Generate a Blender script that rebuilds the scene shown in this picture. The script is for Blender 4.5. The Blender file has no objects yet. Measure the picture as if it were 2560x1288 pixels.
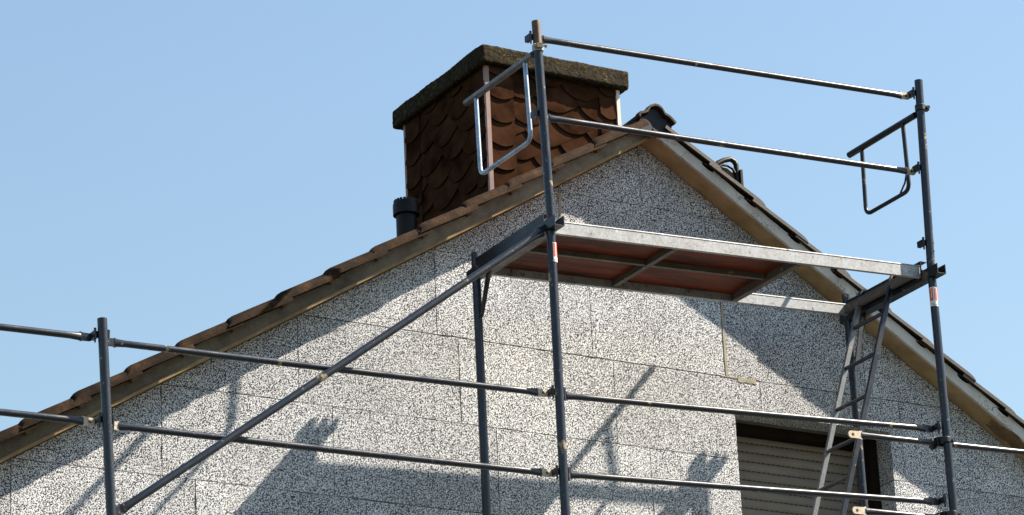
import bpy, bmesh, math, random
from mathutils import Vector, Matrix, noise
R_ = math.radians
random.seed(7)
sc = bpy.context.scene
col = sc.collection

# ------------------------------------------------------------------ camera
cam_d = bpy.data.cameras.new('camera'); cam = bpy.data.objects.new('camera', cam_d); col.objects.link(cam)
cam_d.sensor_width = 36; cam_d.lens = 119.76; cam_d.clip_start = .1; cam_d.clip_end = 3000
cam.matrix_world = Matrix(((0.864907, -0.138317, -0.482498, -8.89643),
                           (-0.499910, -0.323577, -0.803360, -14.42276),
                           (-0.045007, 0.936037, -0.349011, -6.50694), (0, 0, 0, 1)))
# columns above are camera right, up, back
cr = Vector((0.8649071503769017, -0.49991001503082333, -0.045006645051476404))
cu = Vector((-0.13831742371532738, -0.3235774921980571, 0.9360373373106283))
cb = Vector((-0.4824975767023728, -0.8033601828661278, -0.3490107520716798))
m = Matrix.Identity(4)
for i in range(3):
    m[i][0] = cr[i]; m[i][1] = cu[i]; m[i][2] = cb[i]
m[0][3], m[1][3], m[2][3] = -8.89643, -14.42276, -6.50694
cam.matrix_world = m
sc.camera = cam

# ------------------------------------------------------------------ sky, sun, exposure
SUN = Vector((2.69, -1.0, 3.04)).normalized()      # towards the sun
elev = math.asin(SUN.z); azim = math.atan2(SUN.x, SUN.y)
w = bpy.data.worlds.new('World'); sc.world = w; w.use_nodes = True
nt = w.node_tree; nt.nodes.clear()
sky = nt.nodes.new('ShaderNodeTexSky'); sky.sky_type = 'NISHITA'; sky.sun_disc = False
sky.sun_elevation = elev; sky.sun_rotation = azim
sky.altitude = 100; sky.air_density = 1.75; sky.dust_density = 1.0; sky.ozone_density = 3.0
bg = nt.nodes.new('ShaderNodeBackground'); bg.inputs['Strength'].default_value = .05
wo = nt.nodes.new('ShaderNodeOutputWorld')
nt.links.new(sky.outputs[0], bg.inputs[0]); nt.links.new(bg.outputs[0], wo.inputs[0])
sl = bpy.data.lights.new('sun', 'SUN'); sl.energy = 5.0; sl.angle = R_(.53); sl.color = (1, .87, .70)
so = bpy.data.objects.new('sun', sl); col.objects.link(so); so.location = (20, -8, 22)
so.rotation_euler = SUN.to_track_quat('Z', 'Y').to_euler()
sc.view_settings.view_transform = 'Standard'; sc.view_settings.look = 'None'
sc.view_settings.gamma = 1; sc.view_settings.use_curve_mapping = False
sc.view_settings.exposure = 1.78
sc.render.engine = 'CYCLES'

# ------------------------------------------------------------------ materials
def mat(name, build):
    mt = bpy.data.materials.new(name); mt.use_nodes = True
    t = mt.node_tree; t.nodes.clear()
    out = t.nodes.new('ShaderNodeOutputMaterial'); p = t.nodes.new('ShaderNodeBsdfPrincipled')
    t.links.new(p.outputs[0], out.inputs[0])
    build(t, p)
    return mt
def N(t, kind, **kw):
    n = t.nodes.new(kind)
    for k, v in kw.items():
        if k in n.inputs: n.inputs[k].default_value = v
        else: setattr(n, k, v)
    return n
def coords(t, scale=(1, 1, 1), rand=0.):
    g = t.nodes.new('ShaderNodeNewGeometry')
    mp = t.nodes.new('ShaderNodeMapping'); mp.inputs['Scale'].default_value = scale
    t.links.new(g.outputs['Position'], mp.inputs['Vector'])
    if rand:
        oi = t.nodes.new('ShaderNodeObjectInfo'); ml = t.nodes.new('ShaderNodeMath'); ml.operation = 'MULTIPLY'
        ml.inputs[1].default_value = rand
        cx = t.nodes.new('ShaderNodeCombineXYZ')
        t.links.new(oi.outputs['Random'], ml.inputs[0])
        for i in range(3): t.links.new(ml.outputs[0], cx.inputs[i])
        t.links.new(cx.outputs[0], mp.inputs['Location'])
    return mp.outputs[0]
def ntex(t, vec, scale, detail=3, rough=.5, dist=0.):
    n = t.nodes.new('ShaderNodeTexNoise'); n.inputs['Scale'].default_value = scale
    n.inputs['Detail'].default_value = detail; n.inputs['Roughness'].default_value = rough
    n.inputs['Distortion'].default_value = dist
    t.links.new(vec, n.inputs['Vector']); return n.outputs[0]
def ramp(t, fac, stops):
    r = t.nodes.new('ShaderNodeValToRGB'); e = r.color_ramp.elements
    while len(e) < len(stops): e.new(.5)
    for el, (p, c) in zip(e, stops):
        el.position = p; el.color = (c[0], c[1], c[2], 1) if hasattr(c, '__len__') else (c, c, c, 1)
    t.links.new(fac, r.inputs[0]); return r.outputs[0]
def mix(t, fac, a, b, mode='MIX'):
    n = t.nodes.new('ShaderNodeMix'); n.data_type = 'RGBA'; n.blend_type = mode
    for s, v in ((0, fac), (6, a), (7, b)):
        if hasattr(v, 'links'): t.links.new(v, n.inputs[s])
        else: n.inputs[s].default_value = v if s == 0 else (*v, 1)
    return n.outputs[2]
def math_(t, op, a, b):
    n = t.nodes.new('ShaderNodeMath'); n.operation = op
    for i, v in enumerate((a, b)):
        if hasattr(v, 'links'): t.links.new(v, n.inputs[i])
        else: n.inputs[i].default_value = v
    return n.outputs[0]
def bump(t, p, h, strength=.3, dist=.01):
    b = t.nodes.new('ShaderNodeBump'); b.inputs['Strength'].default_value = strength; b.inputs['Distance'].default_value = dist
    t.links.new(h, b.inputs['Height']); t.links.new(b.outputs[0], p.inputs['Normal'])

def b_eps(t, p):
    v = coords(t, rand=37.)
    rt = t.nodes.new('ShaderNodeMapping'); rt.inputs['Rotation'].default_value = (.62, .41, .53); t.links.new(v, rt.inputs['Vector'])
    n = ntex(t, rt.outputs[0], 170, 1.0, .45)
    big = ntex(t, v, 2.2, 2)
    s = math_(t, 'ADD', n, math_(t, 'MULTIPLY', math_(t, 'SUBTRACT', big, .5), .05))
    c = ramp(t, s, [(.475, (.024, .025, .050)), (.53, (.73, .765, .80))])
    oi = t.nodes.new('ShaderNodeObjectInfo')
    c = mix(t, 1., c, ramp(t, oi.outputs['Random'], [(0, .80), (.5, .93), (1, 1.0)]), 'MULTIPLY')
    c = mix(t, 1., c, ramp(t, ntex(t, v, 1.6, 5, .65), [(.35, .80), (.6, 1.0)]), 'MULTIPLY')
    # faint grey-brown hand marks
    st = ramp(t, ntex(t, v, 5, 4, .6), [(.62, 0), (.76, .25)])
    c = mix(t, st, c, (.30, .27, .24))
    pit = t.nodes.new('ShaderNodeTexVoronoi'); pit.inputs['Scale'].default_value = 3.1; t.links.new(v, pit.inputs['Vector'])
    pm = ramp(t, pit.outputs['Distance'], [(.028, 1), (.04, 0)])
    c = mix(t, pm, c, (.05, .045, .04))
    t.links.new(c, p.inputs['Base Color']); p.inputs['Roughness'].default_value = .9
    bump(t, p, ntex(t, v, 120, 3), .25, .004)
M = {}
M['eps'] = mat('speckled_insulation', b_eps)

def b_metal(base, dirt, metal=.55, rough=.42, spots=True, ss=7, thr=.635):
    def f(t, p):
        v = coords(t, rand=11.)
        a = ntex(t, v, 9, 5, .6)
        c = ramp(t, a, [(.3, [x * .7 for x in base]), (.7, [x * 1.25 for x in base])])
        sp = ramp(t, ntex(t, v, 60, 3, .6), [(.40, .85), (.6, 1.1)])
        c = mix(t, 1., c, sp, 'MULTIPLY')
        rg = ramp(t, a, [(.3, rough + .12), (.7, rough - .05)])
        me = metal
        sw = ramp(t, ntex(t, v, 26, 4, .6), [(.66, 0), (.69, .8)])
        c = mix(t, sw, c, [min(.5, x * 2.2 + .10) for x in base])
        if spots:
            s = ramp(t, ntex(t, v, ss, 6, .62), [(thr, 0), (thr + .025, 1)])
            c = mix(t, s, c, dirt)
            me = math_(t, 'MULTIPLY', math_(t, 'SUBTRACT', 1., s), metal)
        t.links.new(c, p.inputs['Base Color']); t.links.new(rg, p.inputs['Roughness'])
        if hasattr(me, 'links'): t.links.new(me, p.inputs['Metallic'])
        else: p.inputs['Metallic'].default_value = me
        bump(t, p, ntex(t, v, 70, 4), .12, .003)
    return f
M['tube'] = mat('weathered_galvanised_steel', b_metal((.015, .021, .034), (.24, .19, .12), .25, .27))
M['tube_dark'] = mat('dark_oiled_steel', b_metal((.008, .010, .015), (.10, .07, .045), .2, .34))
M['zinc'] = mat('bright_zinc', b_metal((.27, .35, .46), (.3, .27, .22), .5, .38, False))
M['beam'] = mat('pale_aluminium_beam', b_metal((.26, .275, .295), (.10, .07, .05), .35, .45, True, 30, .62))
M['worn'] = mat('worn_and_sunlit_steel', b_metal((.13, .14, .155), (.24, .19, .12), .4, .40))  # also gives one ladder stile its sunlit tone
M['rust'] = mat('rusty_steel', b_metal((.10, .065, .045), (.25, .10, .03), .3, .6))
M['flat'] = mat('scraped_flat_end', b_metal((.42, .36, .28), (.3, .25, .2), .3, .55, False))

def b_simple(c0, c1, sc_=6, rough=.85, bs=.3, bd=.006, detail=5, scale=(1, 1, 1), rand=5., spec=.5):
    def f(t, p):
        v = coords(t, scale, rand)
        n = ntex(t, v, sc_, detail, .6)
        t.links.new(ramp(t, n, [(.3, c0), (.7, c1)]), p.inputs['Base Color'])
        p.inputs['Roughness'].default_value = rough; p.inputs['Specular IOR Level'].default_value = spec
        bump(t, p, ntex(t, v, sc_ * 8, 5, .6), bs, bd)
    return f
def b_cement(t, p):
    v = coords(t)
    n = ntex(t, v, 4, 6, .65); f = ntex(t, v, 150, 3, .6)
    c = ramp(t, n, [(.3, (.12, .105, .088)), (.55, (.215, .19, .155)), (.75, (.28, .245, .19))])
    c = mix(t, 1., c, ramp(t, f, [(.3, .62), (.7, 1.15)]), 'MULTIPLY')
    # colour turns darker and browner towards the left eave
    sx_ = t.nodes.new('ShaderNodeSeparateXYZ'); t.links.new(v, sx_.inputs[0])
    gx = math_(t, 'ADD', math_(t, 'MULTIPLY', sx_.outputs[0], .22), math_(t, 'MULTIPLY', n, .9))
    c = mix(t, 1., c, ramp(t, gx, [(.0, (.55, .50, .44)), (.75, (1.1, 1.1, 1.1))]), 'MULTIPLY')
    t.links.new(c, p.inputs['Base Color']); p.inputs['Roughness'].default_value = .9
    bump(t, p, f, .5, .003)
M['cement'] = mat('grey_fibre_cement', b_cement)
def b_white(t, p):
    v = coords(t)
    c = ramp(t, ntex(t, v, 3.5, 6, .65), [(.3, (.34, .32, .29)), (.55, (.50, .49, .47))])
    vo = t.nodes.new('ShaderNodeTexVoronoi'); vo.feature = 'DISTANCE_TO_EDGE'; vo.inputs['Scale'].default_value = 9
    dv = t.nodes.new('ShaderNodeMix'); dv.data_type = 'VECTOR'; dv.inputs[0].default_value = .12
    nn = t.nodes.new('ShaderNodeTexNoise'); nn.inputs['Scale'].default_value = 12; t.links.new(v, nn.inputs['Vector'])
    t.links.new(v, dv.inputs[4]); t.links.new(nn.outputs['Color'], dv.inputs[5]); t.links.new(dv.outputs[1], vo.inputs['Vector'])
    cr_ = ramp(t, vo.outputs['Distance'], [(.0, 1), (.018, 0)])
    mk = ramp(t, ntex(t, v, 2.6, 2), [(.50, 0), (.60, 1)])
    c = mix(t, math_(t, 'MULTIPLY', cr_, mk), c, (.07, .06, .055))
    fl = ramp(t, ntex(t, v, 30, 5, .7), [(.66, 0), (.69, 1)])
    c = mix(t, math_(t, 'MULTIPLY', fl, mk), c, (.12, .10, .085))
    t.links.new(c, p.inputs['Base Color']); p.inputs['Roughness'].default_value = .75
    bump(t, p, ntex(t, v, 60, 4), .3, .004)
M['white'] = mat('cracked_white_paint', b_white)
M['soffit'] = mat('ochre_rough_render', b_simple((.25, .165, .08), (.42, .30, .17), 7, .95, .6, .008))
M['lip'] = mat('ochre_edge', b_simple((.16, .105, .05), (.30, .20, .10), 12, .95, .4, .005))
M['patch'] = mat('bare_brown_mortar', b_simple((.10, .065, .035), (.20, .13, .07), 14, .95, .8, .01))
M['grout'] = mat('pale_adhesive', b_simple((.24, .215, .165), (.36, .325, .26), 20, .95, .6, .006))
def b_tile(t, p):
    v = coords(t, rand=3.)
    n = ntex(t, v, 8, 6, .65)
    c = ramp(t, n, [(.28, (.006, .004, .003)), (.5, (.023, .012, .006)), (.72, (.064, .034, .016))])
    r = ramp(t, ntex(t, v, 4.5, 4, .6), [(.64, 0), (.74, .6)])
    c = mix(t, r, c, (.09, .022, .009))
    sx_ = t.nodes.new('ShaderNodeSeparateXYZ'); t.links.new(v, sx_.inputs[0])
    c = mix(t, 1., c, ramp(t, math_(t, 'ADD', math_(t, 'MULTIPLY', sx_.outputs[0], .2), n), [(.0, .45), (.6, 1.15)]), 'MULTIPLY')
    gr = ramp(t, ntex(t, v, 110, 3, .6), [(.35, .6), (.65, 1.25)])
    c = mix(t, 1., c, gr, 'MULTIPLY')
    t.links.new(c, p.inputs['Base Color']); p.inputs['Roughness'].default_value = .8; p.inputs['Specular IOR Level'].default_value = .08
    bump(t, p, ntex(t, v, 90, 4), .35, .004)
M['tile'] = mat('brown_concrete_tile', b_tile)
M['ridge'] = mat('sooty_ridge_tile', b_simple((.014, .010, .008), (.05, .032, .022), 9, .7, .4, .004, spec=.2))
M['tile_shaded'] = mat('shaded_concrete_tile', b_simple((.010, .008, .007), (.028, .021, .017), 8, .45, .3, .003))  # right slope tiles: shade of the verge edges put into a darker colour
M['shingle'] = mat('brown_fibre_shingle', b_simple((.010, .0050, .0032), (.056, .0265, .0150), 5, .85, .2, .003, rand=9., spec=.0))
def b_moss(t, p):
    v = coords(t)
    n = ntex(t, v, 12, 6, .7); f = ntex(t, v, 45, 5, .7)
    c = ramp(t, f, [(.34, (.006, .005, .004)), (.54, (.030, .022, .010)), (.74, (.135, .105, .052))])
    c = mix(t, ramp(t, n, [(.45, 0), (.6, .75)]), c, (.026, .023, .018))
    lv = ramp(t, ntex(t, v, 28, 4, .7), [(.68, 0), (.73, .6)])
    c = mix(t, lv, c, (.24, .22, .17))
    t.links.new(c, p.inputs['Base Color']); p.inputs['Roughness'].default_value = .95
    bump(t, p, f, .9, .02); p.inputs['Specular IOR Level'].default_value = .1
M['moss'] = mat('mossy_concrete', b_moss)
M['trim'] = mat('pinkish_corner_metal', b_simple((.16, .09, .075), (.24, .145, .125), 9, .4, .1, .002))
M['trim_pale'] = mat('pale_corner_metal', b_simple((.5, .46, .42), (.62, .58, .53), 9, .4, .1, .002))
M['black'] = mat('black_plastic', b_simple((.003, .003, .004), (.007, .0075, .009), 9, .5, .1, .002, spec=.2))
M['navy'] = mat('dark_ridge_end', b_simple((.008, .010, .018), (.018, .022, .036), 9, .6, .2, .003, spec=.2))
M['dark'] = mat('dark_brown_frame', b_simple((.008, .006, .004), (.015, .011, .008), 9, .8, .1, .002, spec=.1))
M['ply'] = mat('red_brown_plywood', b_simple((.025, .004, .001), (.17, .028, .004), 5, .55, .4, .003, scale=(.6, 3.2, 1), spec=.15))
M['slat'] = mat('beige_shutter', b_simple((.15, .132, .112), (.21, .188, .162), 3, .6, .1, .002, spec=.25))
M['slot'] = mat('shutter_slot', b_simple((.01, .01, .01), (.02, .02, .02), 3, .9, .1, .002))
M['render'] = mat('wall_adhesive', b_simple((.08, .075, .07), (.14, .13, .12), 6, .95))
M['side'] = mat('pale_render', b_simple((.5, .47, .42), (.6, .57, .52), 3, .95))
M['red'] = mat('sticker_red', b_simple((.42, .035, .02), (.6, .07, .04), 60, .5, .1, .001))
M['paper'] = mat('sticker_white', b_simple((.5, .5, .5), (.75, .74, .72), 80, .5, .1, .001))
M['ink'] = mat('sticker_grey', b_simple((.12, .14, .18), (.3, .32, .36), 120, .5, .1, .001))
M['bolt'] = mat('brass_bolt', b_metal((.30, .26, .16), (.2, .1, .05), .6, .4, False))
def b_ground(t, p):
    v = coords(t)
    n = ntex(t, v, .25, 6, .6)
    c = ramp(t, n, [(.4, (.025, .035, .02)), (.6, (.06, .06, .055))])
    c = mix(t, 1., c, ramp(t, ntex(t, v, 9, 4, .6), [(.3, .6), (.7, 1.2)]), 'MULTIPLY')
    t.links.new(c, p.inputs['Base Color']); p.inputs['Roughness'].default_value = .95
M['ground'] = mat('yard_ground', b_ground)

# ------------------------------------------------------------------ mesh helpers
class MB:
    def __init__(s): s.v = []; s.f = []; s.m = []
    def add(s, vs, fs, mi=0):
        o = len(s.v); s.v += [Vector(x) for x in vs]
        s.f += [[i + o for i in f] for f in fs]; s.m += [mi] * len(fs)
    def box(s, lo, hi, mi=0):
        x0, y0, z0 = lo; x1, y1, z1 = hi
        s.add([(x0,y0,z0),(x1,y0,z0),(x1,y1,z0),(x0,y1,z0),(x0,y0,z1),(x1,y0,z1),(x1,y1,z1),(x0,y1,z1)],
              [(0,3,2,1),(4,5,6,7),(0,1,5,4),(1,2,6,5),(2,3,7,6),(3,0,4,7)], mi)
    def prism(s, poly, ext, mi=0, inset=0.):
        ext = Vector(ext); n = len(poly); P = [Vector(p) for p in poly]
        s.add(P + [p + ext for p in P], [list(range(n))[::-1], [i + n for i in range(n)]] +
              [[i, (i+1) % n, (i+1) % n + n, i + n] for i in range(n)], mi)
    def rings(s, rings, mi=0, caps=True, closed=True):
        n = len(rings[0]); vs = [p for r in rings for p in r]; fs = []
        for k in range(len(rings) - 1):
            for i in range(n if closed else n - 1):
                j = (i + 1) % n
                fs.append((k*n+i, k*n+j, (k+1)*n+j, (k+1)*n+i))
        if caps: fs.append(list(range(n))[::-1]); fs.append([(len(rings)-1)*n + i for i in range(n)])
        s.add(vs, fs, mi)
    def tube(s, pts, r, seg=16, mi=0, inner=0.):
        pts = [Vector(p) for p in pts]; rs = r if hasattr(r, '__len__') else [r] * len(pts)
        rings = []; up = None
        for k, p in enumerate(pts):
            a = pts[max(k-1, 0)]; b = pts[min(k+1, len(pts)-1)]; d = (b - a).normalized()
            if up is None:
                up = d.orthogonal().normalized()
            up = (up - d * up.dot(d)).normalized(); sd = d.cross(up)
            rings.append([p + (up * math.cos(q) + sd * math.sin(q)) * rs[k] for q in [2*math.pi*i/seg for i in range(seg)]])
        s.rings(rings, mi)
        if inner:       # a visible bore at the far end
            d = (pts[-1] - pts[-2]).normalized(); c = pts[-1] + d * .0012
            r1 = [c + (x - pts[-1]) * (inner / rs[-1]) for x in rings[-1]]
            s.add(r1, [list(range(seg))], mi + 1)
    def build(s, name, mats, parent=None, smooth=35, bevel=0., fix=True):
        me = bpy.data.meshes.new(name)
        base = Vector(parent['_w']) if parent is not None and '_w' in parent else Vector((0, 0, 0))
        me.from_pydata([v - base for v in s.v], [], s.f)
        for mt in (mats if isinstance(mats, (list, tuple)) else [mats]): me.materials.append(mt)
        me.polygons.foreach_set('material_index', s.m)
        if fix:
            bm = bmesh.new(); bm.from_mesh(me); bmesh.ops.recalc_face_normals(bm, faces=bm.faces)
            if bevel:
                es = [e for e in bm.edges if len(e.link_faces) == 2 and e.calc_face_angle(0) > .6]
                bmesh.ops.bevel(bm, geom=es, offset=bevel, segments=2, affect='EDGES', profile=.5)
            bm.to_mesh(me); bm.free()
        if smooth:
            me.polygons.foreach_set('use_smooth', [True] * len(me.polygons))
            me.set_sharp_from_angle(angle=R_(smooth))
        o = bpy.data.objects.new(name, me); col.objects.link(o)
        o['_w'] = tuple(base)
        if parent is not None: o.parent = parent
        return o
def thing(name, label, cat, loc, group=None):
    o = bpy.data.objects.new(name, None); col.objects.link(o); o.location = loc; o['_w'] = tuple(loc)
    o.empty_display_size = .1
    o['label'] = label; o['category'] = cat
    if group: o['group'] = group
    return o
def inst(name, me, parent, loc, rot=(0, 0, 0)):       # shared-mesh part at a world point
    o = bpy.data.objects.new(name, me); col.objects.link(o)
    base = Vector(parent['_w']); o.parent = parent; o.location = Vector(loc) - base; o.rotation_euler = rot
    return o

# ------------------------------------------------------------------ ground
GZ = -8.1
g = MB(); g.add([(-900, -900, GZ), (900, -900, GZ), (900, 900, GZ), (-900, 900, GZ)], [(0, 1, 2, 3)])
go = g.build('ground', M['ground'], smooth=0, fix=False); go['kind'] = 'structure'

# ------------------------------------------------------------------ house
WY = 1.1388                 # outer face of the insulation
AX, AZ = 1.373, 1.104       # where the two soffit lines meet on the wall
TL, TR = .604, .622         # slopes of the two sides
HW = 5.2                    # half width of the gable
TH = .138                   # board thickness
OV = .160                   # verge overhang, right side
OVL = .118                  # the same on the left side
DEP = 9.
def zl(x): return AZ - (TL * (AX - x) if x < AX else TR * (x - AX))
EL, ER = AX - HW, AX + HW
house = thing('house', 'house gable half clad in black and white speckled insulation boards under a brown tiled roof', 'house', (AX, WY, GZ))
WX0, WX1, WZ1, WZ0 = 1.909, 3.022, -.482, -1.75    # window opening

def clip(poly, a, b, c):    # keep a*x + b*z <= c
    out = []
    for i, p in enumerate(poly):
        q = poly[(i+1) % len(poly)]; dp = a*p[0] + b*p[1] - c; dq = a*q[0] + b*q[1] - c
        if dp <= 0: out.append(p)
        if dp * dq < 0:
            s = dp / (dp - dq); out.append((p[0] + (q[0]-p[0])*s, p[1] + (q[1]-p[1])*s))
    return out
def clip_rake(poly, gap=.006):
    # below both soffit lines: z <= AZ - TL(AX-x) - gap ; z <= AZ - TR(x-AX) - gap
    poly = clip(poly, -TL, 1, AZ - TL*AX - gap)
    return clip(poly, TR, 1, AZ + TR*AX - gap) if poly else poly
def area(p): return abs(sum(p[i][0]*p[(i+1) % len(p)][1] - p[(i+1) % len(p)][0]*p[i][1] for i in range(len(p)))) / 2 if len(p) > 2 else 0
rows = [(.711, .7105 + .502), (.2245, .711), (-.278, .2245), (-.781, -.278), (-1.2865, -.781), (-1.789, -1.2865), (-2.29, -1.789), (-2.79, -2.29)]
starts = [1.352, -.99 + .0, -.058, .072, -.73, -1.548, -.2, .3]
# vertical joints read for each course
joints = {0: [.34, 1.352, 2.36], 1: [-.21, .784, 1.79, 2.8], 2: [-1.075, -.0585, .957, 1.861, 2.87, 3.88], 3: [-1.94, -.928, .074, 1.09, 2.102, 3.11, 3.592, 4.6],
          4: [-2.76, -1.74, -.7295, .2935, 1.305, 2.33, 3.33, 4.35], 5: [-3.6, -2.584, -1.5495, -.54, .47, 1.48, 2.49, 3.5, 4.5],
          6: [-4.1, -3.08, -2.07, -1.06, -.05, .96, 1.97, 2.98, 3.99, 5.0], 7: [-4.6, -3.58, -2.57, -1.56, -.55, .46, 1.47, 2.48, 3.49, 4.5, 5.5]}
for r, (z0, z1) in enumerate(rows):
    js = [-9] + joints[r] + [9]
    for a, b in zip(js[:-1], js[1:]):
        if b - a > 1.02 * 1.3:     # boards run on past the ones read from the photograph
            pass
        ga, gb, gt = (random.choice((random.uniform(.0006, .0014), random.uniform(.0012, .0026))) for _ in range(3))
        ga, gb = ga + .0007, gb + .0007
        x0 = max(a, EL) + ga; x1 = min(b, ER) - gb
        if r == 2 and b == -.0585: gt = .0045
        if r == 3: gt = .0042 if a < 1.2 < b + .3 else .0026
        cs4 = [(x0, z0 + .0015), (x1, z0 + .0015), (x1, z1 - gt), (x0, z1 - gt)]; rag = []
        for e in range(4):          # hot-wire cut edges with small nicks
            (xa, za), (xb, zb) = cs4[e], cs4[(e + 1) % 4]; ln = math.hypot(xb - xa, zb - za); ne = max(2, int(ln / .045))
            nx_, nz_ = -(zb - za) / ln, (xb - xa) / ln
            for i in range(ne):
                f = i / ne; j = 0 if i == 0 else (random.uniform(0, .0007) if random.random() < .94 else random.uniform(.002, .005))
                rag.append((xa + (xb - xa) * f + nx_ * j, za + (zb - za) * f + nz_ * j))
        pieces = [rag]
        out = []
        for pc in pieces:
            if x1 > WX0 and x0 < WX1 and z0 < WZ1:      # cut the window out
                for q in (clip(pc, 1, 0, WX0), clip(pc, -1, 0, -WX1)):
                    if area(q) > 1e-4: out.append(q)
                mid = clip(clip(pc, -1, 0, -WX0), 1, 0, WX1)
                mid = clip(mid, 0, -1, -WZ1)
                if area(mid) > 1e-4: out.append(mid)
            else: out.append(pc)
        mb = MB(); dy = random.uniform(-.0010, .0010)
        for q in out:
            q = clip_rake(q)
            if area(q) < 2e-4: continue
            mb.prism([(x, WY + dy, z) for x, z in q], (0, TH - dy, 0))
        if mb.v: mb.build('insulation_board', M['eps'], house, smooth=0)
# backing wall: pieces round the window, then the lower storeys and the sides
mb = MB(); y0, y1 = WY + TH + .001, WY + .40
def wallpiece(xa, xb, za, zb):
    q = clip_rake([(xa, za), (xb, za), (xb, zb), (xa, zb)], .0)
    if area(q) > 1e-4: mb.prism([(x, y0, z) for x, z in q], (0, y1 - y0, 0))
wallpiece(EL, WX0, -2.79, 1.3); wallpiece(WX1, ER, -2.79, 1.3); wallpiece(WX0, WX1, WZ1 + .0, 1.3); wallpiece(WX0, WX1, -2.79, WZ0)
mb.build('gable_wall', M['render'], house, smooth=0)
mb = MB(); mb.box((EL, WY + .02, GZ), (ER, WY + .40, -2.795))
mb.box((EL, WY + .402, GZ), (EL + .3, WY + DEP, AZ - TL*HW)); mb.box((ER - .3, WY + .402, GZ), (ER, WY + DEP, AZ - TR*HW))
mb.prism([(EL + .302, WY + DEP, GZ), (ER - .302, WY + DEP, GZ), (ER - .302, WY + DEP, zl(ER-.302)), (AX, WY + DEP, AZ), (EL + .302, WY + DEP, zl(EL+.302))], (0, -.3, 0))
mb.build('lower_wall', M['side'], house, smooth=0)
# adhesive smears in the joints
def smear(name, pts, th=.0026, m_='grout'):
    b = MB(); b.prism([(x, WY - th, z) for x, z in pts], (0, th + .01, 0)); return b.build(name, M[m_], house, smooth=0)
def rough_poly(x0, x1, z0, z1, amp, n=9, seed=0):
    rd = random.Random(seed); P = []
    for i in range(n): P.append((x0 + (x1-x0)*i/(n-1) + rd.uniform(-amp, amp)*(0 < i < n-1), z0 + rd.uniform(-amp, amp)))
    k = max(2, int(n * abs(z1-z0) / abs(x1-x0)) if x1 != x0 else n); k = min(k, 14)
    for i in range(1, k): P.append((x1 + rd.uniform(-amp, amp), z0 + (z1-z0)*i/k))
    for i in range(n): P.append((x1 - (x1-x0)*i/(n-1) + rd.uniform(-amp, amp)*(0 < i < n-1), z1 + rd.uniform(-amp, amp)))
    for i in range(1, k): P.append((x0 + rd.uniform(-amp, amp), z1 - (z1-z0)*i/k))
    return P
smear('adhesive_smear', rough_poly(1.863, 1.879, -.276, .17, .002, 3, 1))
smear('adhesive_smear', rough_poly(1.945, 2.075, -.300, -.272, .004, 6, 2))
smear('adhesive_smear', rough_poly(.778, .798, .53, .70, .006, 3, 3))
smear('adhesive_smear', rough_poly(1.395, 1.43, .595, .62, .005, 4, 4))
smear('adhesive_smear', rough_poly(1.83, 1.95, -.283, -.2755, .002, 5, 5))
# dark dowel pits
# soffits and barge boards
def rake_slab(x0, x1, ya, yb, lo, hi, n=1, jag=0., seed=0):
    rd = random.Random(seed); mbx = MB(); lo_ = []; hi_ = []
    for i in range(n + 1):
        x = x0 + (x1 - x0) * i / n
        lo_.append((x, zl(x) + lo)); hi_.append((x, zl(x) + hi + (rd.uniform(-jag, jag) if jag else 0)))
    for i in range(n):
        mbx.prism([(lo_[i][0], ya, lo_[i][1]), (lo_[i+1][0], ya, lo_[i+1][1]), (hi_[i+1][0], ya, hi_[i+1][1]), (hi_[i][0], ya, hi_[i][1])], (0, yb - ya, 0)) if n == 1 else None
    if n > 1:
        poly = [(x, ya, z) for x, z in lo_] + [(x, ya, z) for x, z in hi_[::-1]]
        mbx.prism(poly, (0, yb - ya, 0))
    return mbx
FY = WY - OV; FYL = WY - OVL
o = rake_slab(EL - .4, AX, FYL + .0205, WY + .05, 0, .04).build('soffit', M['soffit'], house, smooth=0)
o = rake_slab(AX, ER + .4, FY + .0205, WY + .05, .0, .04).build('soffit', M['soffit'], house, smooth=0)
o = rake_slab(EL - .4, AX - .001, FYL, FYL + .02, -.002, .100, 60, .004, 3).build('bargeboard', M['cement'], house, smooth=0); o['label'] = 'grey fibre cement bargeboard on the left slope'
o = rake_slab(AX + .001, ER + .4, FY, FY + .02, -.002, .078, 90, .005, 4).build('bargeboard', M['white'], house, smooth=0); o['label'] = 'cracked white painted bargeboard on the right slope'
rake_slab(EL - .4, AX - .03, FYL - .009, FYL - .0005, -.006, .012, 40, .002, 5).build('edge_strip', M['lip'], house, smooth=0)
rake_slab(AX + .05, ER + .4, FY + .006, FY + .05, .0785, .094, 160, .008, 6).build('mortar_bed', M['dark'], house, smooth=0)
# bare patch where the render fell off the right soffit
def soff(x, y, d=-.0025): return (x, y, zl(x) + d)
rd = random.Random(5); P = []
for i in range(26):
    a_ = 2*math.pi*i/26; rr = 1 + rd.uniform(-.28, .28)
    P.append(soff(3.86 + .155*math.cos(a_)*rr, WY - .088 + .066*math.sin(a_)*min(rr, 1.05)))
b = MB(); b.prism(P, (0, 0, .01)); b.build('bare_patch', M['patch'], house, smooth=0)

# window
win = MB()
d0, d1 = WY + TH, WY + .30
win.box((WX0 - .0, d1 + .03, WZ0), (WX1 + .0, d1 + .06, WZ1)); 
window = win.build('window', M['dark'], house, smooth=0)
b = MB(); e = .0015
b.box((WX0 + e, d0 + .004, WZ0), (WX0 + .03, d1 + .028, WZ1 - e)); b.box((WX1 - .055, d0 + .004, WZ0), (WX1 - e, d1 + .028, WZ1 - e))
b.box((WX0 + .031, d0 + .05, WZ1 - .05), (WX1 - .056, d1 + .028, WZ1 - e))
b.build('window_frame', M['dark'], window, smooth=0)
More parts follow.
